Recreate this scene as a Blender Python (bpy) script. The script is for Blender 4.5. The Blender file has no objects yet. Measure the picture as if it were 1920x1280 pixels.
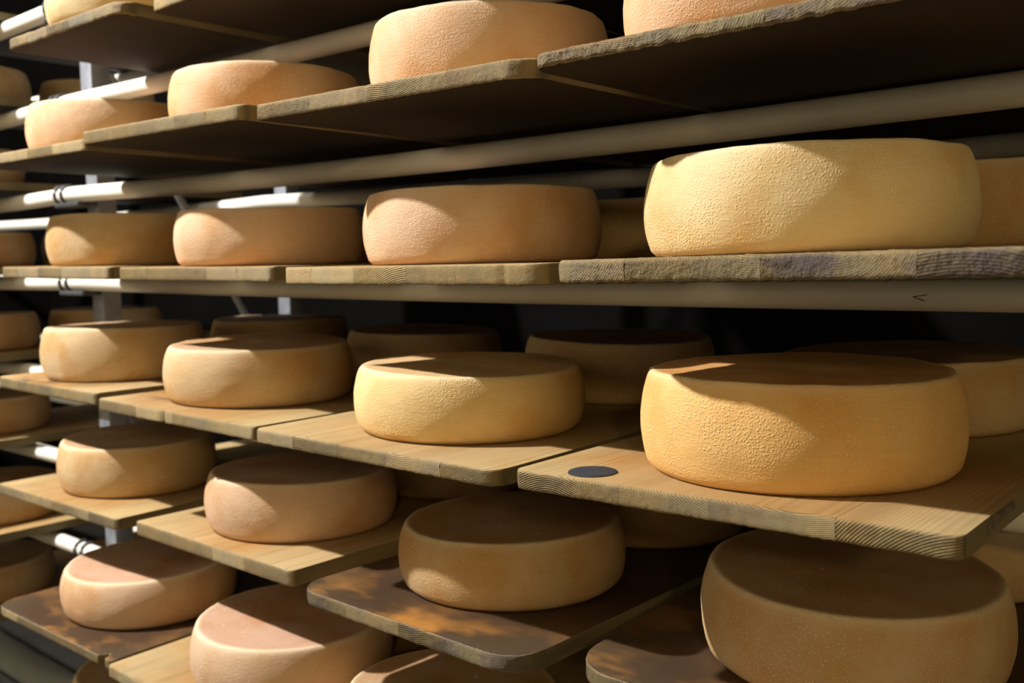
import bpy, bmesh, math, random
from mathutils import Vector, Matrix, noise

# ------------------------------------------------------------------ scene, camera, light
scn = bpy.context.scene
col = scn.collection
EYE = 1.45                                   # camera height above the floor
F_PX, YAW, PITCH, ROLL = 1818.69, 0.71158, 0.08775, -0.01677

cam_data = bpy.data.cameras.new('camera')
cam_data.sensor_width = 36.0
cam_data.lens = F_PX / 1920.0 * 36.0
cam_data.clip_start = 0.02
cam_data.dof.use_dof = True
cam_data.dof.focus_distance = 0.95
cam_data.dof.aperture_fstop = 6.3
camera = bpy.data.objects.new('camera', cam_data)
col.objects.link(camera)
fw = Vector((-math.sin(YAW) * math.cos(PITCH), math.cos(YAW) * math.cos(PITCH), -math.sin(PITCH)))
rt = fw.cross(Vector((0, 0, 1))).normalized()
up = rt.cross(fw)
r2 = rt * math.cos(ROLL) + up * math.sin(ROLL)
u2 = up * math.cos(ROLL) - rt * math.sin(ROLL)
M = Matrix((r2, u2, -fw)).transposed().to_4x4()
M.translation = Vector((0, 0, EYE))
camera.matrix_world = M
scn.camera = camera

scn.view_settings.view_transform = 'Standard'
scn.view_settings.look = 'None'
scn.view_settings.gamma = 1.0
scn.view_settings.use_curve_mapping = False
scn.view_settings.exposure = 0.0
scn.cycles.max_bounces = 8
scn.cycles.diffuse_bounces = 5
scn.cycles.sample_clamp_indirect = 6.0
scn.cycles.use_denoising = True

world = bpy.data.worlds.new('world')
scn.world = world
world.use_nodes = True
world.node_tree.nodes['Background'].inputs[0].default_value = (0.0, 0.0, 0.0, 1)

LAMP_Y, LAMP_Z = -0.70, EYE + 2.48
LAMPS = [(-3.00, 1100.0)]     # x centre, power of the ceiling fixture
LAMP_LEN = 0.60
FILL_AT, FILL_POWER = (1.85, -1.95, EYE + 1.02), 52.0          # warm fill lamp added out of view across the aisle, for the shaded sides

# ------------------------------------------------------------------ helpers
def link(o, parent=None):
    col.objects.link(o)
    if parent is not None:
        o.parent = parent
    return o

def mesh_obj(name, verts, faces, mat, parent=None, smooth=True, sharp=None):
    me = bpy.data.meshes.new(name)
    me.from_pydata([tuple(v) for v in verts], [], faces)
    me.update()
    if smooth:
        me.polygons.foreach_set('use_smooth', [True] * len(me.polygons))
        if sharp:
            me.set_sharp_from_angle(angle=math.radians(sharp))
    if mat is not None:
        me.materials.append(mat)
    return link(bpy.data.objects.new(name, me), parent)

def bm_obj(name, bm, mat, parent=None, sharp=35):
    me = bpy.data.meshes.new(name)
    bm.to_mesh(me); bm.free()
    me.polygons.foreach_set('use_smooth', [True] * len(me.polygons))
    me.set_sharp_from_angle(angle=math.radians(sharp))
    me.materials.append(mat)
    return link(bpy.data.objects.new(name, me), parent)

def box_bm(bm, lo, hi, bevel=0.0):
    r = bmesh.ops.create_cube(bm, size=1.0)
    vs = r['verts']
    for v in vs:
        v.co = Vector([lo[i] + (v.co[i] + 0.5) * (hi[i] - lo[i]) for i in range(3)])
    if bevel:
        es = list({e for v in vs for e in v.link_edges})
        bmesh.ops.bevel(bm, geom=es, offset=bevel, segments=2, affect='EDGES', profile=0.5)

def box(name, lo, hi, mat, parent=None, bevel=0.0):
    bm = bmesh.new()
    box_bm(bm, lo, hi, bevel)
    return bm_obj(name, bm, mat, parent)

def empty(name, mat4):
    o = bpy.data.objects.new(name, None)
    o.empty_display_size = 0.05
    col.objects.link(o)
    o.matrix_world = mat4
    return o

def tag(o, label=None, cat=None, group=None, kind=None):
    if label: o['label'] = label
    if cat: o['category'] = cat
    if group: o['group'] = group
    if kind: o['kind'] = kind
    return o

def tube(name, pts, rad, mat, parent=None, seg=24, cap=True):
    """round tube through a list of points"""
    verts, faces = [], []
    n = len(pts)
    for i, p in enumerate(pts):
        p = Vector(p)
        d = (Vector(pts[min(i + 1, n - 1)]) - Vector(pts[max(i - 1, 0)])).normalized()
        ref = Vector((0, 0, 1)) if abs(d.z) < 0.9 else Vector((0, 1, 0))
        a = d.cross(ref).normalized(); b = a.cross(d)
        for k in range(seg):
            t = 2 * math.pi * k / seg
            verts.append(p + a * (rad * math.cos(t)) + b * (rad * math.sin(t)))
    for i in range(n - 1):
        for k in range(seg):
            k2 = (k + 1) % seg
            faces.append((i * seg + k, i * seg + k2, (i + 1) * seg + k2, (i + 1) * seg + k))
    if cap:
        faces.append(tuple(range(seg - 1, -1, -1)))
        faces.append(tuple((n - 1) * seg + k for k in range(seg)))
    return mesh_obj(name, verts, faces, mat, parent, True, 40)

# ------------------------------------------------------------------ materials
def new_mat(name):
    m = bpy.data.materials.new(name)
    m.use_nodes = True
    nt = m.node_tree
    b = nt.nodes['Principled BSDF']
    return m, nt, b

class NB:
    """small node builder"""
    def __init__(s, nt): s.nt = nt
    def n(s, t, **kw):
        x = s.nt.nodes.new(t)
        for k, v in kw.items(): setattr(x, k, v)
        return x
    def set(s, sock, v):
        if hasattr(v, 'is_linked') or hasattr(v, 'links'): s.nt.links.new(v, sock)
        else: sock.default_value = v
    def math(s, op, a, b=0.0, c=0.0, clamp=False):
        x = s.n('ShaderNodeMath', operation=op, use_clamp=clamp)
        s.set(x.inputs[0], a); s.set(x.inputs[1], b); s.set(x.inputs[2], c)
        return x.outputs[0]
    def vmath(s, op, a, b=(0, 0, 0)):
        x = s.n('ShaderNodeVectorMath', operation=op)
        s.set(x.inputs[0], a); s.set(x.inputs[1], b)
        return x
    def mix(s, f, a, b, blend='MIX'):
        x = s.n('ShaderNodeMix', data_type='RGBA', blend_type=blend)
        s.set(x.inputs[0], f); s.set(x.inputs[6], a); s.set(x.inputs[7], b)
        return x.outputs[2]
    def noise(s, vec, scale, detail=3.0, rough=0.55, dist=0.0):
        x = s.n('ShaderNodeTexNoise')
        s.set(x.inputs['Vector'], vec); x.inputs['Scale'].default_value = scale
        x.inputs['Detail'].default_value = detail; x.inputs['Roughness'].default_value = rough
        x.inputs['Distortion'].default_value = dist
        return x.outputs['Fac']
    def ramp(s, fac, lo, hi):
        x = s.n('ShaderNodeMapRange', interpolation_type='SMOOTHSTEP')
        s.set(x.inputs[0], fac); x.inputs[1].default_value = lo; x.inputs[2].default_value = hi
        return x.outputs[0]
    def attr(s, name, typ='OBJECT'):
        x = s.n('ShaderNodeAttribute', attribute_type=typ, attribute_name=name)
        return x
    def bump(s, h, strength, dist, prev=None):
        x = s.n('ShaderNodeBump')
        x.inputs['Strength'].default_value = strength; x.inputs['Distance'].default_value = dist
        s.set(x.inputs['Height'], h)
        if prev is not None: s.set(x.inputs['Normal'], prev)
        return x.outputs[0]

def rgb(c): return (c[0], c[1], c[2], 1.0)

def mat_cheese():
    m, nt, b = new_mat('cheese_rind'); N = NB(nt)
    tc = N.n('ShaderNodeTexCoord').outputs['Object']
    oi = N.n('ShaderNodeObjectInfo')
    off = N.math('MULTIPLY', oi.outputs['Random'], 37.0)
    vec = N.vmath('ADD', tc, N.n('ShaderNodeCombineXYZ').outputs[0])
    cx = N.n('ShaderNodeCombineXYZ'); N.set(cx.inputs[0], off); N.set(cx.inputs[1], off)
    vec = N.vmath('ADD', tc, cx.outputs[0]).outputs[0]
    sep = N.n('ShaderNodeSeparateXYZ'); N.set(sep.inputs[0], tc)
    # press-cloth banding: stretched noise round the side
    st = N.vmath('MULTIPLY', vec, (1.0, 1.0, 6.0)).outputs[0]
    base = oi.outputs['Color']
    blotch = N.ramp(N.noise(vec, 9.0, 3.0), 0.38, 0.72)
    deep = N.mix(1.0, base, (0.84, 0.64, 0.38, 1), 'MULTIPLY')
    c = N.mix(N.math('MULTIPLY', blotch, 0.9), base, deep)
    band = N.ramp(N.noise(st, 42.0, 4.0, 0.6), 0.42, 0.75)
    c = N.mix(N.math('MULTIPLY', band, 0.22), c, N.mix(1.0, base, (0.78, 0.70, 0.60, 1), 'MULTIPLY'))
    # pale crumbly bloom
    vo = N.n('ShaderNodeTexVoronoi', feature='F1'); N.set(vo.inputs['Vector'], vec)
    vo.inputs['Scale'].default_value = 430.0
    dots_ = N.ramp(vo.outputs['Distance'], 0.55, 0.12)
    sepc = N.n('ShaderNodeSeparateColor'); N.set(sepc.inputs[0], vo.outputs['Color'])
    gr = N.math('ADD', N.math('MULTIPLY', dots_, N.math('ADD', N.math('MULTIPLY', sepc.outputs[0], 0.75), 0.15)), N.math('MULTIPLY', N.noise(vec, 520.0, 2.0), 0.25))
    patch = N.ramp(N.noise(vec, 14.0, 2.0), 0.35, 0.7)
    speck = N.math('MULTIPLY', N.ramp(gr, 0.40, 0.85), N.math('ADD', N.math('MULTIPLY', patch, 0.55), 0.35))
    pale = N.mix(0.6, base, (0.90, 0.80, 0.56, 1))
    c = N.mix(speck, c, pale)
    # brownish top face, greyed in colour to imitate its shade, pale worn rim
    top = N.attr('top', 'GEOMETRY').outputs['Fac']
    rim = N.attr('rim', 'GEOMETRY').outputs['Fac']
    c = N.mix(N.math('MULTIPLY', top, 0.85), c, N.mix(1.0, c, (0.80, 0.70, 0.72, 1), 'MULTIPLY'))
    c = N.mix(N.math('MULTIPLY', rim, 0.55), c, pale)
    dots = N.ramp(N.noise(vec, 75.0, 1.0), 0.74, 0.78)
    c = N.mix(N.math('MULTIPLY', N.math('MULTIPLY', dots, top), 0.45), c, (0.7, 0.62, 0.5, 1))
    nt.links.new(c, b.inputs['Base Color'])
    b.inputs['Roughness'].default_value = 0.72
    b.inputs['Specular IOR Level'].default_value = 0.25
    h = N.math('ADD', N.math('MULTIPLY', gr, N.math('ADD', N.math('MULTIPLY', patch, 0.9), 0.25)), N.math('MULTIPLY', N.noise(st, 90.0, 3.0), 0.5))
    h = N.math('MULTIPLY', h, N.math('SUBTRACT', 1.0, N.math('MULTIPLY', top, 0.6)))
    nrm = N.bump(h, 0.55, 0.0016)
    nt.links.new(nrm, b.inputs['Normal'])
    return m

def mat_wood():
    m, nt, b = new_mat('weathered_spruce'); N = NB(nt)
    tc = N.n('ShaderNodeTexCoord').outputs['Object']
    oi = N.n('ShaderNodeObjectInfo')
    off = N.math('MULTIPLY', oi.outputs['Random'], 53.0)
    cx = N.n('ShaderNodeCombineXYZ'); N.set(cx.inputs[0], off); N.set(cx.inputs[2], off)
    rnd = N.vmath('ADD', tc, cx.outputs[0]).outputs[0]
    A = lambda k: N.attr(k).outputs['Fac']
    front = N.attr('front', 'GEOMETRY').outputs['Fac']
    sep = N.n('ShaderNodeSeparateXYZ'); N.set(sep.inputs[0], tc)
    geo = N.n('ShaderNodeNewGeometry')
    sn = N.n('ShaderNodeSeparateXYZ'); N.set(sn.inputs[0], geo.outputs['Normal'])
    topf = N.ramp(sn.outputs[2], 0.5, 0.8)
    # growth rings around a pith that runs along the board
    along = N.vmath('MULTIPLY', rnd, (1.0, 0.08, 1.0)).outputs[0]
    wob = N.math('MULTIPLY', N.math('SUBTRACT', N.noise(along, 14.0, 2.0), 0.5), 0.006)
    dx = N.math('ADD', N.math('SUBTRACT', sep.outputs[0], A('pith_x')), wob)
    dz = N.math('ADD', N.math('SUBTRACT', sep.outputs[2], A('pith_z')), wob)
    d = N.math('SQRT', N.math('ADD', N.math('MULTIPLY', dx, dx), N.math('MULTIPLY', dz, dz)))
    ring = N.math('FRACT', N.math('MULTIPLY', d, N.math('DIVIDE', 1.0, A('ring_step'))))
    late = N.math('MULTIPLY', N.ramp(ring, 0.35, 0.9), N.math('SUBTRACT', 1.0, N.ramp(ring, 0.93, 1.0)))
    fib = N.noise(N.vmath('MULTIPLY', rnd, (1.0, 0.03, 1.0)).outputs[0], 260.0, 3.0, 0.65)
    early_c = (0.47, 0.345, 0.165, 1)
    late_c = (0.27, 0.175, 0.072, 1)
    c = N.mix(N.math('MULTIPLY', late, N.math('ADD', N.math('MULTIPLY', front, 0.45), 0.42)), early_c, late_c)
    c = N.mix(N.math('MULTIPLY', N.ramp(fib, 0.45, 0.8), 0.35), c, (0.36, 0.25, 0.115, 1))
    strk = N.ramp(N.noise(N.vmath('MULTIPLY', rnd, (1.0, 0.10, 1.0)).outputs[0], 45.0, 4.0, 0.6), 0.45, 0.72)
    c = N.mix(N.math('MULTIPLY', strk, 0.45), c, N.mix(1.0, c, (0.62, 0.56, 0.46, 1), 'MULTIPLY'))
    c = N.mix(0.35, c, N.mix(1.0, c, oi.outputs['Color'], 'MULTIPLY'))
    # grey weathering
    cfix = N.vmath('ADD', tc, N.attr('blot').outputs['Vector']).outputs[0]
    gnoise = N.ramp(N.noise(cfix, 16.0, 4.0, 0.6), 0.36, 0.68)
    gamt = N.math('MULTIPLY', gnoise, N.math('ADD', N.math('MULTIPLY', front, 0.45), N.math('MULTIPLY', A('grey'), 0.35)), clamp=True)
    c = N.mix(gamt, c, (0.26, 0.235, 0.150, 1))
    c = N.mix(N.math('MULTIPLY', N.math('MULTIPLY', front, A('dirt')), 0.9), c, N.mix(1.0, c, (0.46, 0.47, 0.44, 1), 'MULTIPLY'))
    tn = N.n('ShaderNodeVectorTransform', vector_type='NORMAL', convert_from='WORLD', convert_to='OBJECT')
    N.set(tn.inputs[0], geo.outputs['True Normal'])
    tsep = N.n('ShaderNodeSeparateXYZ'); N.set(tsep.inputs[0], tn.outputs[0])
    side = N.ramp(N.math('ABSOLUTE', tsep.outputs[0]), 0.8, 0.95)
    c = N.mix(N.math('MULTIPLY', side, 0.75), c, (0.125, 0.105, 0.055, 1))  # grimy sides, darkened in colour to mute light falling between boards
    c = N.mix(N.math('MULTIPLY', N.math('MULTIPLY', late, front), 0.6), c, N.mix(1.0, c, (0.48, 0.44, 0.38, 1), 'MULTIPLY'))
    # brown whey stains on the face
    sn1 = N.ramp(N.math('SUBTRACT', A('stain'), N.noise(cfix, 6.0, 4.0, 0.6, 0.3)), -0.06, 0.20)
    stain = N.math('MULTIPLY', N.math('MULTIPLY', sn1, 0.92), N.math('ADD', N.math('MULTIPLY', topf, 0.96), 0.04), clamp=True)
    orange = N.math('MULTIPLY', N.ramp(N.noise(N.vmath('MULTIPLY', cfix, (0.55, 1.0, 1.0)).outputs[0], 12.0, 3.0), 0.48, 0.66), N.math('ADD', N.math('MULTIPLY', N.ramp(sep.outputs[1], 0.07, 0.01), 0.75), 0.25))
    warm = N.math('MULTIPLY', N.ramp(N.noise(cfix, 4.5, 3.0, 0.6), 0.45, 0.70), topf)
    c = N.mix(N.math('MULTIPLY', warm, 0.85), c, N.mix(1.0, c, (0.90, 0.62, 0.30, 1), 'MULTIPLY'))
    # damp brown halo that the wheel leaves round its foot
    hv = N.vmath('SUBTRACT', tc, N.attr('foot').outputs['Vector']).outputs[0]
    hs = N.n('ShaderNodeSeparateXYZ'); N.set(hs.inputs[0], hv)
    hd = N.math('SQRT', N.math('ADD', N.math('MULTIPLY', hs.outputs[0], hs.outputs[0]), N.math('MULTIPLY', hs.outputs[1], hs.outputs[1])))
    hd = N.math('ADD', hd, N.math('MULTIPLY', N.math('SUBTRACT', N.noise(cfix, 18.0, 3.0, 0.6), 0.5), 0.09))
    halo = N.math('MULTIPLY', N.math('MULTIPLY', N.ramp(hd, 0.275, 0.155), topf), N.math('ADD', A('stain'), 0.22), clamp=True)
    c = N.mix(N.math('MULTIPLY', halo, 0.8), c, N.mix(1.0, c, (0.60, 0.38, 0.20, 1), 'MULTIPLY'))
    stc = N.mix(orange, (0.038, 0.022, 0.014, 1), (0.36, 0.155, 0.030, 1))
    c = N.mix(stain, c, stc)
    # dark purplish mould on the end
    mould = N.math('MULTIPLY', N.ramp(N.noise(cfix, 13.0, 4.0, 0.6), 0.56, 0.40), A('mould'))
    mould = N.math('MULTIPLY', mould, front, clamp=True)
    c = N.mix(mould, c, (0.090, 0.070, 0.062, 1))
    under = N.ramp(sn.outputs[2], -0.5, -0.8)  # dark mouldy undersides, coloured near-black to deepen the shade beneath
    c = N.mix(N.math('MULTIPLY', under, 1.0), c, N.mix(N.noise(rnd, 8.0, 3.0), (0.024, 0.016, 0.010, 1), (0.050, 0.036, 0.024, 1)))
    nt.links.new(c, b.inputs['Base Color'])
    N.set(b.inputs['Roughness'], N.math('SUBTRACT', 0.75, N.math('MULTIPLY', stain, 0.30)))
    b.inputs['Specular IOR Level'].default_value = 0.25
    rough = N.attr('rough').outputs['Fac']
    crumb = N.noise(rnd, 150.0, 3.0, 0.7)
    hf = N.math('MULTIPLY', N.math('ADD', N.math('MULTIPLY', late, 0.9), N.math('MULTIPLY', N.math('MULTIPLY', crumb, rough), 3.2)), front)
    h = N.math('ADD', hf, N.math('MULTIPLY', fib, 0.35))
    h = N.math('ADD', h, N.math('MULTIPLY', N.noise(rnd, 60.0, 3.0), 0.4))
    nt.links.new(N.bump(h, 0.6, 0.0012), b.inputs['Normal'])
    return m

def mat_plain(name, c1, c2, scale, rough=0.5, metallic=0.0, bump=0.0, spec=0.4):
    m, nt, b = new_mat(name); N = NB(nt)
    tc = N.n('ShaderNodeTexCoord').outputs['Object']
    f = N.ramp(N.noise(tc, scale, 4.0, 0.6), 0.35, 0.7)
    nt.links.new(N.mix(f, rgb(c1), rgb(c2)), b.inputs['Base Color'])
    b.inputs['Roughness'].default_value = rough
    b.inputs['Metallic'].default_value = metallic
    b.inputs['Specular IOR Level'].default_value = spec
    if bump:
        nt.links.new(N.bump(N.noise(tc, scale * 6, 3.0), 0.4, bump), b.inputs['Normal'])
    return m

M_CHEESE = mat_cheese()
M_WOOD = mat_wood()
M_RAIL = mat_plain('cream_plastic_tube', (0.78, 0.76, 0.68), (0.70, 0.67, 0.58), 6.0, 0.45)
M_STEEL = mat_plain('galvanised_steel', (0.36, 0.38, 0.43), (0.27, 0.29, 0.33), 30.0, 0.45, 0.55)
M_CLAMP = mat_plain('dark_clamp_metal', (0.06, 0.06, 0.065), (0.10, 0.10, 0.10), 40.0, 0.5, 0.4)
M_BEAM = mat_plain('grey_base_tube', (0.42, 0.44, 0.42), (0.34, 0.36, 0.34), 8.0, 0.35, 0.2)
M_DISC = mat_plain('dark_plastic_disc', (0.018, 0.020, 0.026), (0.035, 0.037, 0.045), 260.0, 0.7, 0.0, 0.0004)
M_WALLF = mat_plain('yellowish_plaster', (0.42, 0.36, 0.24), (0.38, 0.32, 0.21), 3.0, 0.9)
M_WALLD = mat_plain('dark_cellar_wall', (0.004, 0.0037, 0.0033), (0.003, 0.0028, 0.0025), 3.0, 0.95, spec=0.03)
M_FLOOR = mat_plain('concrete_floor', (0.026, 0.023, 0.019), (0.020, 0.018, 0.015), 4.0, 0.9, spec=0.1)
M_CEIL = mat_plain('white_ceiling', (0.16, 0.15, 0.13), (0.14, 0.13, 0.11), 2.0, 0.9)
M_HOUSING = mat_plain('white_lamp_housing', (0.75, 0.75, 0.73), (0.70, 0.70, 0.68), 5.0, 0.5)
M_PENCIL = mat_plain('pencil_mark', (0.03, 0.03, 0.03), (0.04, 0.04, 0.04), 5.0, 0.9)
mt, nt_, b_ = new_mat('lit_tube')
b_.inputs['Emission Color'].default_value = (1.0, 0.97, 0.92, 1)
b_.inputs['Emission Strength'].default_value = 4.0
b_.inputs['Base Color'].default_value = (0.9, 0.9, 0.9, 1)
_N = NB(nt_)
_N.set(b_.inputs['Roughness'], _N.math('ADD', _N.noise(_N.n('ShaderNodeTexCoord').outputs['Object'], 5.0), 0.0))
M_TUBE = mt

# ------------------------------------------------------------------ the room
XL, XR, YF, YB, ZC = -6.2, 3.4, -3.3, 2.75, 4.10
def slab(name, lo, hi, mat):
    return tag(box(name, lo, hi, mat), kind='structure')
slab('floor', (XL, YF, -0.1), (XR, YB, 0.0), M_FLOOR)
slab('ceiling', (XL, YF, ZC), (XR, YB, ZC + 0.1), M_CEIL)
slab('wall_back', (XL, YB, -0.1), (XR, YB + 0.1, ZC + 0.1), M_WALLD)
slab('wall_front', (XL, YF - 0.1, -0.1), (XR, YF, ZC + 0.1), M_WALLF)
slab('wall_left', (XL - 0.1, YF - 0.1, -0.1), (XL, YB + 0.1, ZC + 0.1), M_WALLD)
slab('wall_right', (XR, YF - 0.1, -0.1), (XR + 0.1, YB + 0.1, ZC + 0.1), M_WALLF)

# ceiling tube lights over the aisle
for i, (lx, pw) in enumerate(LAMPS):
    r = tag(empty('tube_light', Matrix.Translation((lx, LAMP_Y, LAMP_Z))),
            'long white tube light hung high over the aisle to the left', 'lamp')
    hl = LAMP_LEN / 2
    box('housing', (-hl - 0.05, -0.05, 0.045), (hl + 0.05, 0.05, 0.10), M_HOUSING, r, 0.008)
    for s in (-1, 1):
        box('end_cap', (s * (hl + 0.02) - 0.02, -0.02, -0.02), (s * (hl + 0.02) + 0.02, 0.02, 0.05), M_HOUSING, r, 0.004)
        tube('hanger', [(s * 0.4, 0, 0.10), (s * 0.4, 0, ZC - LAMP_Z)], 0.005, M_STEEL, r, 8)
    tube('glass_tube', [(-hl, 0, 0.022), (hl, 0, 0.022)], 0.013, M_TUBE, r, 12)
    L = bpy.data.lights.new('tube_glow', 'POINT')
    L.shadow_soft_size = 0.05
    L.energy = pw; L.color = (1.0, 0.975, 0.955)
    lo = link(bpy.data.objects.new('tube_glow', L), r)
    lo.location = (0, 0, -0.055)

# added fill: unseen warm dome lamp across the aisle, lower than the tubes
r = tag(empty('fill_dome_lamp', Matrix.Translation(FILL_AT)), 'added warm fill lamp, unseen, dome-shaded, across the aisle behind the viewer', 'lamp')
dv, df = [], []
DS = [(0.0, 0.11), (0.06, 0.105), (0.13, 0.08), (0.19, 0.04), (0.215, 0.0)]
for k, (rr, zz) in enumerate(DS):
    for s in range(32):
        a = 2 * math.pi * s / 32
        dv.append((math.cos(a) * max(rr, 0.004), math.sin(a) * max(rr, 0.004), zz))
for k in range(4):
    for s in range(32):
        s2 = (s + 1) % 32
        df.append((k * 32 + s, (k + 1) * 32 + s, (k + 1) * 32 + s2, k * 32 + s2))
mesh_obj('shade', dv, df, M_HOUSING, r)
tube('cord', [(0, 0, 0.11), (0, 0, ZC - FILL_AT[2])], 0.006, M_CLAMP, r, 8)
bmg = bmesh.new(); bmesh.ops.create_uvsphere(bmg, u_segments=24, v_segments=12, radius=0.05)
gl = bm_obj('bulb', bmg, M_TUBE, r); gl.location = (0, 0, 0.045)
L = bpy.data.lights.new('fill_dome_glow', 'POINT'); L.energy = FILL_POWER; L.shadow_soft_size = 0.10; L.color = (1.0, 0.72, 0.30)
lo = link(bpy.data.objects.new('fill_dome_glow', L), r); lo.location = (0, 0, -0.07)

# ------------------------------------------------------------------ boards and cheeses: measured layout
# x, y, z of front middle of the top face (eye height = 0), turn, slope x, slope y, width, cheese u, cheese v, cheese height, cheese radius, thickness
UNITS = {
    'D4': (-0.4196, 0.7339, -0.2125, 0.0005, 0.0165, 0.0012, 0.4309, 0.0084, 0.1802, 0.0967, 0.1565, 0.0194),
    'D3': (-0.8893, 0.7490, -0.2258, 0.0180, -0.0063, 0.0029, 0.4266, 0.0024, 0.1947, 0.0825, 0.1547, 0.0187),
    'D2': (-1.3697, 0.7747, -0.2294, 0.0257, -0.0134, -0.0026, 0.4314, -0.0244, 0.1901, 0.0914, 0.1563, 0.0203),
    'D1': (-1.8474, 0.7909, -0.2244, -0.0098, -0.0005, 0.0021, 0.4223, -0.0230, 0.1797, 0.0994, 0.1562, 0.0217),
    'E4': (-0.3898, 0.7813, -0.4251, 0.0300, -0.0066, 0.0096, 0.4251, 0.0136, 0.2036, 0.0927, 0.1568, 0.0202),
    'E3': (-0.8605, 0.7690, -0.4376, -0.0250, 0.0130, -0.0060, 0.4048, 0.0006, 0.2162, 0.0839, 0.1555, 0.0206),
    'E2': (-1.3000, 0.7863, -0.4285, -0.0034, 0.0034, -0.0084, 0.4266, -0.0004, 0.1822, 0.0889, 0.1556, 0.0232),
    'E1': (-1.8012, 0.7785, -0.4361, 0.0480, -0.0103, -0.0079, 0.4358, -0.0064, 0.1789, 0.0942, 0.1492, 0.0204),
    'F1': (-1.6902, 0.7089, -0.6347, 0.0206, -0.0001, -0.0044, 0.4302, 0.0147, 0.1887, 0.0830, 0.1564, 0.0176),
    'F2': (-1.2572, 0.7074, -0.6380, 0.0096, -0.0037, 0.0020, 0.4264, 0.0338, 0.1779, 0.0882, 0.1539, 0.0202),
    'F3': (-0.8205, 0.6986, -0.6532, -0.0056, 0.0018, -0.0060, 0.4240, -0.0700, 0.1962, 0.0789, 0.1484, 0.0202),
    'C4': (-0.3475, 0.7000, -0.0018, 0.0000, 0.0147, 0.0029, 0.4550, -0.0590, 0.2150, 0.0930, 0.1570, 0.0214),
    'C3': (-0.8425, 0.7720, -0.0087, -0.0300, 0.0047, 0.0016, 0.4470, -0.0305, 0.1780, 0.0919, 0.1564, 0.0223),
    'C2': (-1.3390, 0.8000, -0.0081, -0.0094, -0.0021, 0.0012, 0.4320, -0.0161, 0.1640, 0.0888, 0.1524, 0.0213),
    'C1': (-1.8151, 0.8056, -0.0056, 0.0061, -0.0044, 0.0017, 0.4238, -0.0222, 0.1714, 0.0955, 0.1535, 0.0217),
    'B4': (-0.3755, 0.7181, 0.1899, 0.0061, 0.0066, -0.0039, 0.4298, -0.0408, 0.1832, 0.0921, 0.1583, 0.0151),
    'B3': (-0.8262, 0.7320, 0.1932, 0.0085, -0.0051, 0.0017, 0.4408, -0.0163, 0.2134, 0.0971, 0.1533, 0.0200),
    'B2': (-1.3231, 0.7466, 0.2068, 0.0190, -0.0064, -0.0066, 0.4216, -0.0192, 0.2150, 0.0889, 0.1541, 0.0210),
    'B1': (-1.7820, 0.7543, 0.2022, 0.0349, -0.0012, -0.0003, 0.4253, -0.0172, 0.1847, 0.0885, 0.1547, 0.0191),
    'A1': (-1.6778, 0.7799, 0.4095, -0.0014, -0.0066, -0.0059, 0.4185, -0.0131, 0.1562, 0.0903, 0.1550, 0.0204),
    'A2': (-1.2296, 0.8131, 0.4076, -0.0200, 0.0030, -0.0007, 0.4240, 0.0000, 0.2250, 0.0903, 0.1550, 0.0178),
    # not or hardly in view, set by the rows they belong to
    'A3': (-0.7800, 0.7600, 0.4060, 0.0000, 0.0000, 0.0000, 0.4240, 0.0000, 0.1900, 0.0900, 0.1550, 0.0200),
    'A4': (-0.3300, 0.7300, 0.4040, 0.0000, 0.0000, 0.0000, 0.4240, 0.0000, 0.1900, 0.0900, 0.1550, 0.0200),
    'G1': (-1.7000, 0.7000, -0.8520, 0.0000, 0.0000, 0.0000, 0.4240, 0.0080, 0.2100, 0.0880, 0.1550, 0.0200),
    'G0': (-2.6900, 0.7600, -0.8550, 0.0000, 0.0000, 0.0000, 0.4240, 0.0000, 0.2300, 0.0900, 0.1550, 0.0200),
    'Z1': (-1.7200, 0.7900, 0.6200, 0.0100, 0.0000, 0.0000, 0.4240, 0.0000, 0.2000, 0.0900, 0.1550, 0.0200),
    'A0': (-2.7400, 0.7700, 0.4120, 0.0200, 0.0000, 0.0000, 0.4240, 0.0000, 0.2550, 0.0900, 0.1550, 0.0200),
    'B0': (-2.7600, 0.7600, 0.2050, -0.0100, 0.0000, 0.0000, 0.4240, 0.0000, 0.2400, 0.0900, 0.1550, 0.0200),
    'C0': (-2.7600, 0.7800, -0.0060, 0.0100, 0.0000, 0.0000, 0.4240, 0.0200, 0.2300, 0.0900, 0.1550, 0.0200),
    'D0': (-2.7620, 0.7700, -0.2220, 0.0000, 0.0000, 0.0000, 0.4240, 0.0000, 0.2500, 0.0920, 0.1550, 0.0200),
    'E0': (-2.7120, 0.7800, -0.4320, 0.0100, 0.0000, 0.0000, 0.4240, -0.0100, 0.2400, 0.0900, 0.1550, 0.0200),
    'F0': (-2.6320, 0.7600, -0.6430, 0.0000, 0.0000, 0.0000, 0.4240, 0.0000, 0.2400, 0.0900, 0.1550, 0.0200),
    'Z0': (-2.7600, 0.7800, 0.6200, 0.0000, 0.0000, 0.0000, 0.4240, 0.0000, 0.2400, 0.0900, 0.1550, 0.0200),
}
BOARD_LEN = 0.95

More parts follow.
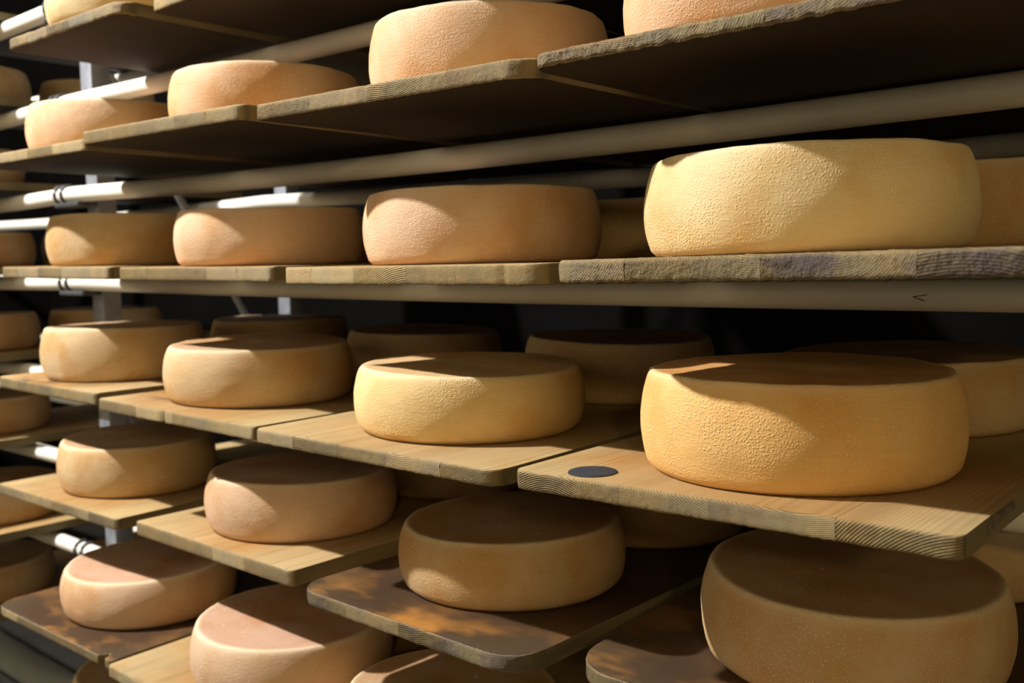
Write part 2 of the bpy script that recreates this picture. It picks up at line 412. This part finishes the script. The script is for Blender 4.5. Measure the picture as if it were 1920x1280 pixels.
# look of each board: stain, mould, grey, rough, corner radius left, right
LOOK = {
    'D4': (0.35, 0.35, 0.25, 0.5, 0.012, 0.010), 'D3': (0.15, 0.25, 0.25, 0.5, 0.012, 0.022),
    'D2': (0.45, 0.15, 0.25, 0.4, 0.006, 0.008), 'D1': (0.50, 0.25, 0.45, 0.5, 0.018, 0.010),
    'E4': (1.00, 0.50, 0.70, 0.9, 0.055, 0.050), 'E3': (1.20, 0.75, 0.45, 0.8, 0.040, 0.050),
    'E2': (0.15, 0.10, 0.25, 0.3, 0.005, 0.012), 'E1': (0.40, 0.35, 0.25, 0.4, 0.006, 0.010),
    'F1': (1.25, 0.30, 0.40, 0.7, 0.035, 0.010), 'F2': (0.40, 0.15, 0.60, 0.7, 0.006, 0.010),
    'F3': (0.50, 0.20, 0.40, 0.5, 0.010, 0.010), 'G1': (0.50, 0.20, 0.40, 0.5, 0.010, 0.010),
    'C4': (0.40, 1.00, 0.50, 1.6, 0.058, 0.045), 'C3': (0.20, 0.00, 0.10, 0.5, 0.003, 0.025),
    'C2': (0.30, 0.15, 0.30, 0.4, 0.005, 0.010), 'C1': (0.30, 0.20, 0.30, 0.4, 0.004, 0.012),
    'B4': (0.60, 0.80, 0.50, 1.8, 0.018, 0.060), 'B3': (0.30, 0.25, 0.25, 0.7, 0.004, 0.034),
    'B2': (0.20, 0.10, 0.25, 0.5, 0.003, 0.016), 'B1': (0.20, 0.10, 0.25, 0.4, 0.010, 0.010),
    'A1': (0.50, 0.35, 0.40, 1.6, 0.022, 0.030), 'A2': (0.50, 0.20, 0.40, 0.8, 0.015, 0.015),
}
SPLITS = {'C3': (0.13, 0.32, 0.54, 0.72), 'B4': (0.31, 0.55, 0.80), 'C4': (0.22, 0.50, 0.76), 'D4': (0.30, 0.52, 0.78)}
NOTCH = {'D2': [(-0.018, 0.006, 0.005)], 'F1': [(0.185, 0.010, 0.016)], 'C3': [(0.170, 0.006, 0.003)], 'B3': [(-0.02, 0.004, 0.003)],
         'A1': [(-0.095, 0.010, 0.003)]}

ROW = {'Z': 'cut off by the top edge', 'A': 'topmost row', 'B': 'second row from top', 'C': 'third row at eye level', 'D': 'fourth row from top', 'E': 'fifth row from top', 'F': 'sixth row from top', 'G': 'bottommost row'}
COL = {'4': 'rightmost board', '3': 'second board from right', '2': 'third board from right', '1': 'fourth board from right', '0': 'far-left board past post'}
BCOL = {'4': 'rightmost', '3': 'second from right', '2': 'third from right', '1': 'fourth from right', '0': 'far left past post'}
BLOOK = {'D4': 'pale wooden shelf board with a round black disc', 'E3': 'dark wet-stained wooden shelf board with orange patches', 'F1': 'reddish-brown stained wooden shelf board', 'E4': 'dark stained round-cornered wooden shelf board',
         'C4': 'rough purple-stained wooden shelf board', 'C3': 'clean pale laminated wooden shelf board', 'B4': 'rough crumbling wooden shelf board', 'A1': 'rough mossy-edged wooden shelf board',
         'D3': 'pale golden wooden shelf board', 'E2': 'clean pale wooden shelf board', 'E1': 'yellowish-brown wooden shelf board'}

def frame_of(q):
    x, y, z, w, ta, tb = q[:6]
    u = Vector((math.cos(w), math.sin(w), ta)).normalized()
    v = Vector((-math.sin(w), math.cos(w), tb)).normalized()
    n = u.cross(v).normalized(); v = n.cross(u)
    m = Matrix((u, v, n)).transposed().to_4x4()
    m.translation = Vector((x, y, z + EYE))
    return m

def wave(seed):
    rr = random.Random(seed)
    terms = [(rr.uniform(20, 260) if i < 4 else rr.uniform(400, 1100), rr.uniform(0, 6.28), rr.uniform(0.3, 1.0)) for i in range(9)]
    tot = sum(t[2] for t in terms)
    return lambda x: sum(a * math.sin(f * x + p) for f, p, a in terms) / tot * 1.6

def make_board(key, q):
    rng = random.Random(key)
    W, th = q[6], q[11]
    stain, mould, grey, rough, rl, rr_ = LOOK.get(key, (0.4, 0.3, 0.5, 0.5, 0.012, 0.012))
    root = empty('shelf_board', frame_of(q))
    lk = BLOOK.get(key, 'worn wooden shelf board')
    tag(root, '%s, %s, %s' % (lk, BCOL[key[1]], ROW[key[0]]), 'board', 'boards of the %s' % ROW[key[0]])
    if key in SPLITS: cuts = list(SPLITS[key])
    else:
        n = rng.choice((4, 4, 5)); cuts = [(i + rng.uniform(-0.18, 0.18)) / n for i in range(1, n)]
    xs = [-W / 2] + [-W / 2 + c * W for c in cuts] + [W / 2]
    ztop, zbot, yfr = wave(key + 't'), wave(key + 'b'), wave(key + 'y')
    amp = 0.00025 + 0.00035 * rough
    notches = NOTCH.get(key, [])
    blot = (rng.uniform(0, 40), rng.uniform(0, 40), 0.0)
    def yfront(x):
        y = 0.0
        dl, dr = x + W / 2, W / 2 - x
        if dl < rl: y += rl - math.sqrt(max(rl * rl - (rl - dl) ** 2, 0))
        if dr < rr_: y += rr_ - math.sqrt(max(rr_ * rr_ - (rr_ - dr) ** 2, 0))
        return y + yfr(x) * amp
    last = len(xs) - 2
    for i in range(len(xs) - 1):
        a, b = xs[i] + 0.00012, xs[i + 1] - 0.00012
        n = max(10, int((b - a) / 0.0045))
        cols = [a + (b - a) * k / n for k in range(n + 1)]
        if i == 0: cols = sorted(set(cols + [a + rl * t for t in (0.003, 0.03, 0.08, 0.16, 0.3, 0.5, 0.75)]))
        if i == last: cols = sorted(set(cols + [b - rr_ * t for t in (0.003, 0.03, 0.08, 0.16, 0.3, 0.5, 0.75)]))
        verts, fr = [], []
        bv = 0.0016 + 0.0010 * rough
        drop = rng.uniform(-0.00008, 0.00008)
        for x in cols:
            y0 = yfront(x)
            edge = min(x - a, b - x)
            g = 0.0
            for nx, nw, nd in notches:
                t = abs(x - nx) / nw
                if t < 1: y0 += nd * (1 - t * t)
            zt = ztop(x) * amp * 0.7 + drop; zb = -th + zbot(x) * amp * 1.3
            jig = [noise.noise(Vector((x * 160 + 7 * i, k * 1.7, 0.0))) * amp * 1.6 for k in range(6)]
            prof = [(y0 + bv * 0.1, zb + bv, 1), (y0 + jig[0], zb + th * 0.28, 1), (y0 + jig[1], zb + th * 0.5, 1), (y0 + jig[2], zb + th * 0.72, 1),
                    (y0 + bv * 0.1 + jig[3] * 0.5, zt - bv, 1), (y0 + bv * 0.45, zt - bv * 0.35, 0.6), (y0 + bv * 1.3, zt + g, 0.12), (y0 + 0.012, drop + g + zt * 0.3, 0), (y0 + 0.03, drop + g, 0), (0.10, drop + g, 0), (0.22, drop + g, 0),
                    (BOARD_LEN, drop + g, 0), (BOARD_LEN, -th, 0.6), (0.22, -th, 0), (0.10, -th, 0), (y0 + 0.03, -th, 0), (y0 + bv * 1.4, zb + 0.0001, 0), (y0 + bv * 0.5, zb + bv * 0.3, 0.4)]
            P = len(prof)
            for (yy, zz, ff) in prof:
                verts.append((x, yy, zz)); fr.append(ff)
        faces = []
        C = len(cols)
        for k in range(C - 1):
            for j in range(P):
                j2 = (j + 1) % P
                faces.append((k * P + j, (k + 1) * P + j, (k + 1) * P + j2, k * P + j2))
        faces.append(tuple(range(P - 1, -1, -1)) if False else tuple(range(P)))
        faces.append(tuple((C - 1) * P + j for j in range(P - 1, -1, -1)))
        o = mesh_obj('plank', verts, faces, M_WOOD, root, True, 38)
        at = o.data.attributes.new('front', 'FLOAT', 'POINT')
        at.data.foreach_set('value', fr)
        o['pith_x'] = (a + b) / 2 + rng.uniform(-0.09, 0.09)
        o['pith_z'] = rng.choice((-1, 1)) * rng.uniform(0.03, 0.16) - th / 2
        o['ring_step'] = rng.uniform(0.0013, 0.0025)
        o['stain'] = stain
        o['blot'] = blot
        o['foot'] = (q[7], q[8], 0.0)
        o['dirt'] = min(1.0, 0.15 + 1.5 * mould)
        o['mould'] = mould
        o['grey'] = grey
        o['rough'] = rough
        s = rng.uniform(0.90, 1.06)
        o.color = (s, s * rng.uniform(0.94, 1.04), s * rng.uniform(0.85, 1.05), 1)
    return root

def make_cheese(key, q, du=0.0, dv=0.0, h=None, R=None, seed='', tint=(0.7, 0.5, 0.25), label=''):
    rng = random.Random(key + seed)
    h = h or q[9]; R = R or q[10]
    seg = 112
    prof = []          # radius, z, top, rim
    rb, rtp = 0.945 * R, 0.935 * R
    prof.append((0.0, 0.0, 0, 0)); prof.append((rb - 0.012, 0.0, 0, 0)); prof.append((rb - 0.003, 0.0006, 0, 0)); prof.append((rb, 0.0035, 0, 0))
    NS = 15
    for k in range(1, NS):
        t = k / NS
        bulge = 1 - abs((t - 0.46) / (0.46 if t < 0.46 else 0.54)) ** 2.1
        base = rb + (rtp - rb) * t
        prof.append((base + (R - base) * bulge, h * t, 0, 0.0 if k < NS - 1 else 0.25))
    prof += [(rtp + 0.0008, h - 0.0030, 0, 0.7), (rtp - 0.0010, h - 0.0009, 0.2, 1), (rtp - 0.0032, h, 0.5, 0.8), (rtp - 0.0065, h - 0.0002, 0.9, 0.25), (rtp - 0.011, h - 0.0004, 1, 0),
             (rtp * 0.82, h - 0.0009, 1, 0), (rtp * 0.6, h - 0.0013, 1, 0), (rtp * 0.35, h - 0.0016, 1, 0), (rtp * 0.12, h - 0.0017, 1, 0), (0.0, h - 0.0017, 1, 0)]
    verts, faces, ta, ra = [], [], [], []
    ph = [rng.uniform(0, 6.28) for _ in range(6)]
    sd = Vector((rng.uniform(0, 50), rng.uniform(0, 50), rng.uniform(0, 50)))
    ix = []
    for (r, z, tp, rm) in prof:
        if r == 0.0:
            ix.append([len(verts)]); verts.append((0, 0, z)); ta.append(tp); ra.append(rm); continue
        ring = []
        for s in range(seg):
            a = 2 * math.pi * s / seg
            wob = 1 + 0.0028 * math.sin(2 * a + ph[0]) + 0.0018 * math.sin(3 * a + ph[1]) + 0.0010 * math.sin(5 * a + ph[2])
            p = Vector((math.cos(a) * r, math.sin(a) * r, z))
            nn = noise.noise(p * 22 + sd) * 0.0011 + noise.noise(p * 75 + sd) * 0.0005
            rr = r * wob + nn * min(1, r / 0.08)
            zz = z + (0.0016 * math.sin(a + ph[3]) + 0.0010 * math.sin(2 * a + ph[4])) * (z / h) + (nn * 0.8 if tp > 0.1 else 0)
            ring.append(len(verts)); verts.append((math.cos(a) * rr, math.sin(a) * rr, zz)); ta.append(tp); ra.append(rm)
        ix.append(ring)
    for i in range(len(ix) - 1):
        A, B = ix[i], ix[i + 1]
        for s in range(seg):
            s2 = (s + 1) % seg
            if len(A) == 1: faces.append((A[0], B[s2], B[s]))
            elif len(B) == 1: faces.append((A[s], A[s2], B[0]))
            else: faces.append((A[s], A[s2], B[s2], B[s]))
    o = mesh_obj('round_cheese', verts, faces, M_CHEESE, None, True, 60)
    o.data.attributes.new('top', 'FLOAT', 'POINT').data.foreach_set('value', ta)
    o.data.attributes.new('rim', 'FLOAT', 'POINT').data.foreach_set('value', ra)
    m = frame_of(q)
    o.matrix_world = m @ Matrix.Translation((q[7] + du, q[8] + dv, 0.0006)) @ Matrix.Rotation(rng.uniform(0, 6.28), 4, 'Z')
    o.color = (tint[0], tint[1], tint[2], 1)
    return o

# ------------------------------------------------------------------ the rack: posts, rails, clamps, braces
rack = tag(empty('cheese_rack', Matrix.Translation((-2.22, 1.11, 0))), 'steel post frame with cream round rails carrying all the shelf boards', 'rack')
RI = rack.matrix_world.inverted()
def loc(p): return tuple(RI @ Vector(p))

POSTS = [(-2.247, -2.195), (-0.026, 0.026), (-4.47, -4.418)]
for (x0, x1) in POSTS:
    box('post', loc((x0, 1.090, 0.0)), loc((x1, 1.136, 3.05 - 0.25)), M_STEEL, rack, 0.003)
    box('post', loc((x0 + 0.014, 1.605, 0.0)), loc((x1 + 0.014, 1.651, 3.05 - 0.25)), M_STEEL, rack, 0.003)
    xm = x1 - 0.012
    tube('brace', [loc((xm, 1.14, EYE + 0.438)), loc((xm, 1.60, EYE - 0.345))], 0.009, M_STEEL, rack, 12)
    tube('brace', [loc((xm, 1.14, EYE - 0.36)), loc((xm, 1.60, EYE - 1.14))], 0.009, M_STEEL, rack, 12)
    tube('brace', [loc((xm, 1.14, EYE + 1.20)), loc((xm, 1.60, EYE + 0.44))], 0.009, M_STEEL, rack, 12)

RHO = 0.0180
RAIL_TOP = {'Z': 0.598, 'A': 0.390, 'B': 0.184, 'C': -0.026, 'D': -0.243, 'E': -0.450, 'F': -0.650, 'G': -0.872}
SAG = {'Z': 0.006, 'A': 0.010, 'B': 0.013, 'C': 0.006, 'D': 0.004, 'E': 0.008, 'F': 0.004, 'G': 0.004}
def sagz(x, s):
    t = (x + 1.11) / 1.11
    t = (t + 1) % 2 - 1
    return -s * (1 - t * t)
def rail_line(k, y):
    """top of the rail: sags between the posts and touches the lowest board it carries"""
    gap = 9.0
    for key, q in UNITS.items():
        if key[0] != k: continue
        m = frame_of(q)
        for i in range(9):
            for yy in (y - RHO, y, y + RHO):
                p = m @ Vector((q[6] * (i / 8 - 0.5), yy - q[1], -q[11]))
                gap = min(gap, p.z - EYE - (RAIL_TOP[k] + sagz(p.x, SAG[k])))
    return RAIL_TOP[k] + (gap if gap < 8 else 0.0) - 0.0006
for k, zt in RAIL_TOP.items():
    xs = [-5.6 + 0.12 * i for i in range(int((5.6 + 0.9) / 0.12) + 1)]
    zc = EYE + rail_line(k, 1.060) - RHO
    zk = EYE + rail_line(k, 1.578) - RHO
    if k == 'C': rzc = zc
    tube('rail', [loc((x, 1.060, zc + sagz(x, SAG[k]))) for x in xs], RHO, M_RAIL, rack, 28)
    tube('rail', [loc((x, 1.578, zk + sagz(x, SAG[k]))) for x in xs], RHO, M_RAIL, rack, 20)
    for (x0, x1) in POSTS:
        c = box('clamp', loc((x0 - 0.065, 1.042, zc - RHO - 0.012)), loc((x1, 1.090, zc - RHO - 0.001)), M_CLAMP, rack, 0.003)
        for dx in (-0.055, -0.022):
            pts = []
            for i in range(17):
                a = math.pi * (0.55 - 1.35 * i / 16)
                a = math.pi * (-0.62 + 1.24 * i / 16)
                pts.append(loc((x0 + dx, 1.060 - (RHO + 0.003) * math.cos(a), zc - (RHO + 0.003) * math.sin(a) * 1.0)))
            tube('u_bolt', pts, 0.0035, M_CLAMP, c, 10)
# base beam near the floor
tube('base_beam', [loc((-5.6, 1.06, EYE - 1.085)), loc((0.9, 1.06, EYE - 1.085))], 0.042, M_BEAM, rack, 28)
# small pencil tick on the eye-level rail
rz = rzc
for (a, b) in (((-0.344, 0.004), (-0.330, 0.006)), ((-0.344, 0.004), (-0.333, 0.000))):
    tube('pencil_tick', [loc((a[0], 1.060 - RHO * 0.985, rz + sagz(a[0], SAG['C']) + a[1] - 0.006)), loc((b[0], 1.060 - RHO * 0.985, rz + sagz(b[0], SAG['C']) + b[1] - 0.006))], 0.0005, M_PENCIL, rack, 6)

# ------------------------------------------------------------------ fill the shelves
TINT = {'dim_pink': ((0.60, 0.41, 0.265), 'dimmed pinkish-tan'),                                         # rind colour, words for it; first is pink darkened to imitate weaker light
    'pink': ((0.70, 0.475, 0.300), 'pinkish-tan'), 'tan': ((0.58, 0.415, 0.23), 'tan'), 'orange': ((0.74, 0.455, 0.165), 'orange-yellow'),
    'yellow': ((0.70, 0.555, 0.30), 'pale yellow'), 'gold': ((0.74, 0.54, 0.255), 'golden'), 'brown': ((0.54, 0.375, 0.20), 'brownish')}
FRONT = {'G0': 'brown', 'A0': 'tan', 'B0': 'tan', 'C0': 'brown', 'D0': 'brown', 'E0': 'brown', 'F0': 'tan', 'A1': 'yellow', 'B1': 'pink', 'C1': 'tan', 'D1': 'tan', 'E1': 'tan', 'F1': 'dim_pink', 'G1': 'tan',
         'B2': 'pink', 'C2': 'pink', 'D2': 'tan', 'E2': 'dim_pink', 'F2': 'dim_pink', 'F3': 'brown', 'B3': 'pink', 'C3': 'pink', 'D3': 'gold', 'E3': 'brown', 'B4': 'pink', 'C4': 'yellow', 'D4': 'orange', 'E4': 'brown'}
EXTRA = {'D4': ', above the black disc', 'C4': ', largest and brightest'}
# second wheel further in on the board: offset, height
BACK = {'A0': (0.36, 0.09), 'C0': (0.36, 0.09), 'D0': (0.36, 0.09), 'C1': (0.36, 0.085), 'D1': (0.365, 0.092), 'C2': (0.36, 0.085), 'D2': (0.385, 0.088), 'E2': (0.35, 0.085), 'C3': (0.36, 0.086), 'D3': (0.365, 0.092), 'E3': (0.34, 0.085),
        'C4': (0.330, 0.096), 'D4': (0.318, 0.085), 'E4': (0.33, 0.088), 'B4': (0.34, 0.09), 'B3': (0.35, 0.09), 'B2': (0.35, 0.09)}
for key, q in UNITS.items():
    make_board(key, q)
    if key in FRONT:
        t, word = TINT[FRONT[key]]
        o = make_cheese(key, q, tint=t)
        tag(o, '%s cheese wheel at front of %s, %s' % (word, COL[key[1]], ROW[key[0]]), 'cheese', 'front cheese wheels on the boards')
    if key in BACK:
        dv, h = BACK[key]
        o = make_cheese(key, q, du=-q[7] * 0.5, dv=dv, h=h, R=0.155, seed='b', tint=TINT['tan'][0])
        tag(o, 'shadowed cheese wheel behind the front one, %s, %s' % (COL[key[1]], ROW[key[0]]), 'cheese', 'rear cheese wheels deeper in the rack')

# black disc let into the rightmost board of the fourth row
board = [o for o in bpy.data.objects if o.get('label', '').startswith('pale wooden shelf board with a round black disc')][0]
verts = [(0, 0, 0.0012)]; faces = []
rings = [(0.012, 0.0012), (0.0195, 0.0011), (0.0208, 0.0006), (0.0210, -0.002)]
for (r, z) in rings:
    for s in range(40):
        a = 2 * math.pi * s / 40
        verts.append((math.cos(a) * r * (1 + 0.02 * math.sin(3 * a)), math.sin(a) * r, z))
for s in range(40):
    s2 = (s + 1) % 40
    faces.append((0, 1 + s, 1 + s2))
    for k in range(3):
        faces.append((1 + k * 40 + s, 1 + (k + 1) * 40 + s, 1 + (k + 1) * 40 + s2, 1 + k * 40 + s2))
d = mesh_obj('inset_disc', verts, faces, M_DISC, board, True, 50)
d.location = (-0.140, 0.034, 0.0004); d.scale = (1.18, 1.18, 1.0)
d['label'] = 'round black disc set flush into the board'

# torn bark pocket on the right side of the same board
rng = random.Random(5)
wq = UNITS['D4']; x0 = wq[6] / 2
vs, fs = [], []
NY, NZ = 16, 6
for i in range(NY + 1):
    yy = 0.062 + 0.085 * i / NY
    for j in range(NZ + 1):
        zz = -0.0012 - (wq[11] - 0.004) * (j / NZ) * (0.55 + 0.45 * math.exp(-i / 4.0))
        e = min(i, NY - i, j, NZ - j)
        px = x0 - 0.0006 + (0.0 if e == 0 else 0.0012 + 0.0022 * max(0.0, noise.noise(Vector((yy * 160, zz * 260, 3.0))) + 0.35))
        vs.append((px, yy, zz))
for i in range(NY):
    for j in range(NZ):
        a = i * (NZ + 1) + j
        fs.append((a, a + 1, a + NZ + 2, a + NZ + 1))
vs2 = [(x0 - 0.003, v[1], v[2]) for v in vs]
n0 = len(vs)
fs += [tuple(n0 + k for k in reversed(f)) for f in fs]
m_bark = mat_plain('dark_bark', (0.10, 0.075, 0.045), (0.20, 0.155, 0.085), 90.0, 0.85, 0.0, 0.001)
bk = mesh_obj('bark_pocket', vs + vs2, fs, m_bark, board, True, 40)
bk['label'] = 'torn dark bark pocket on the board side'
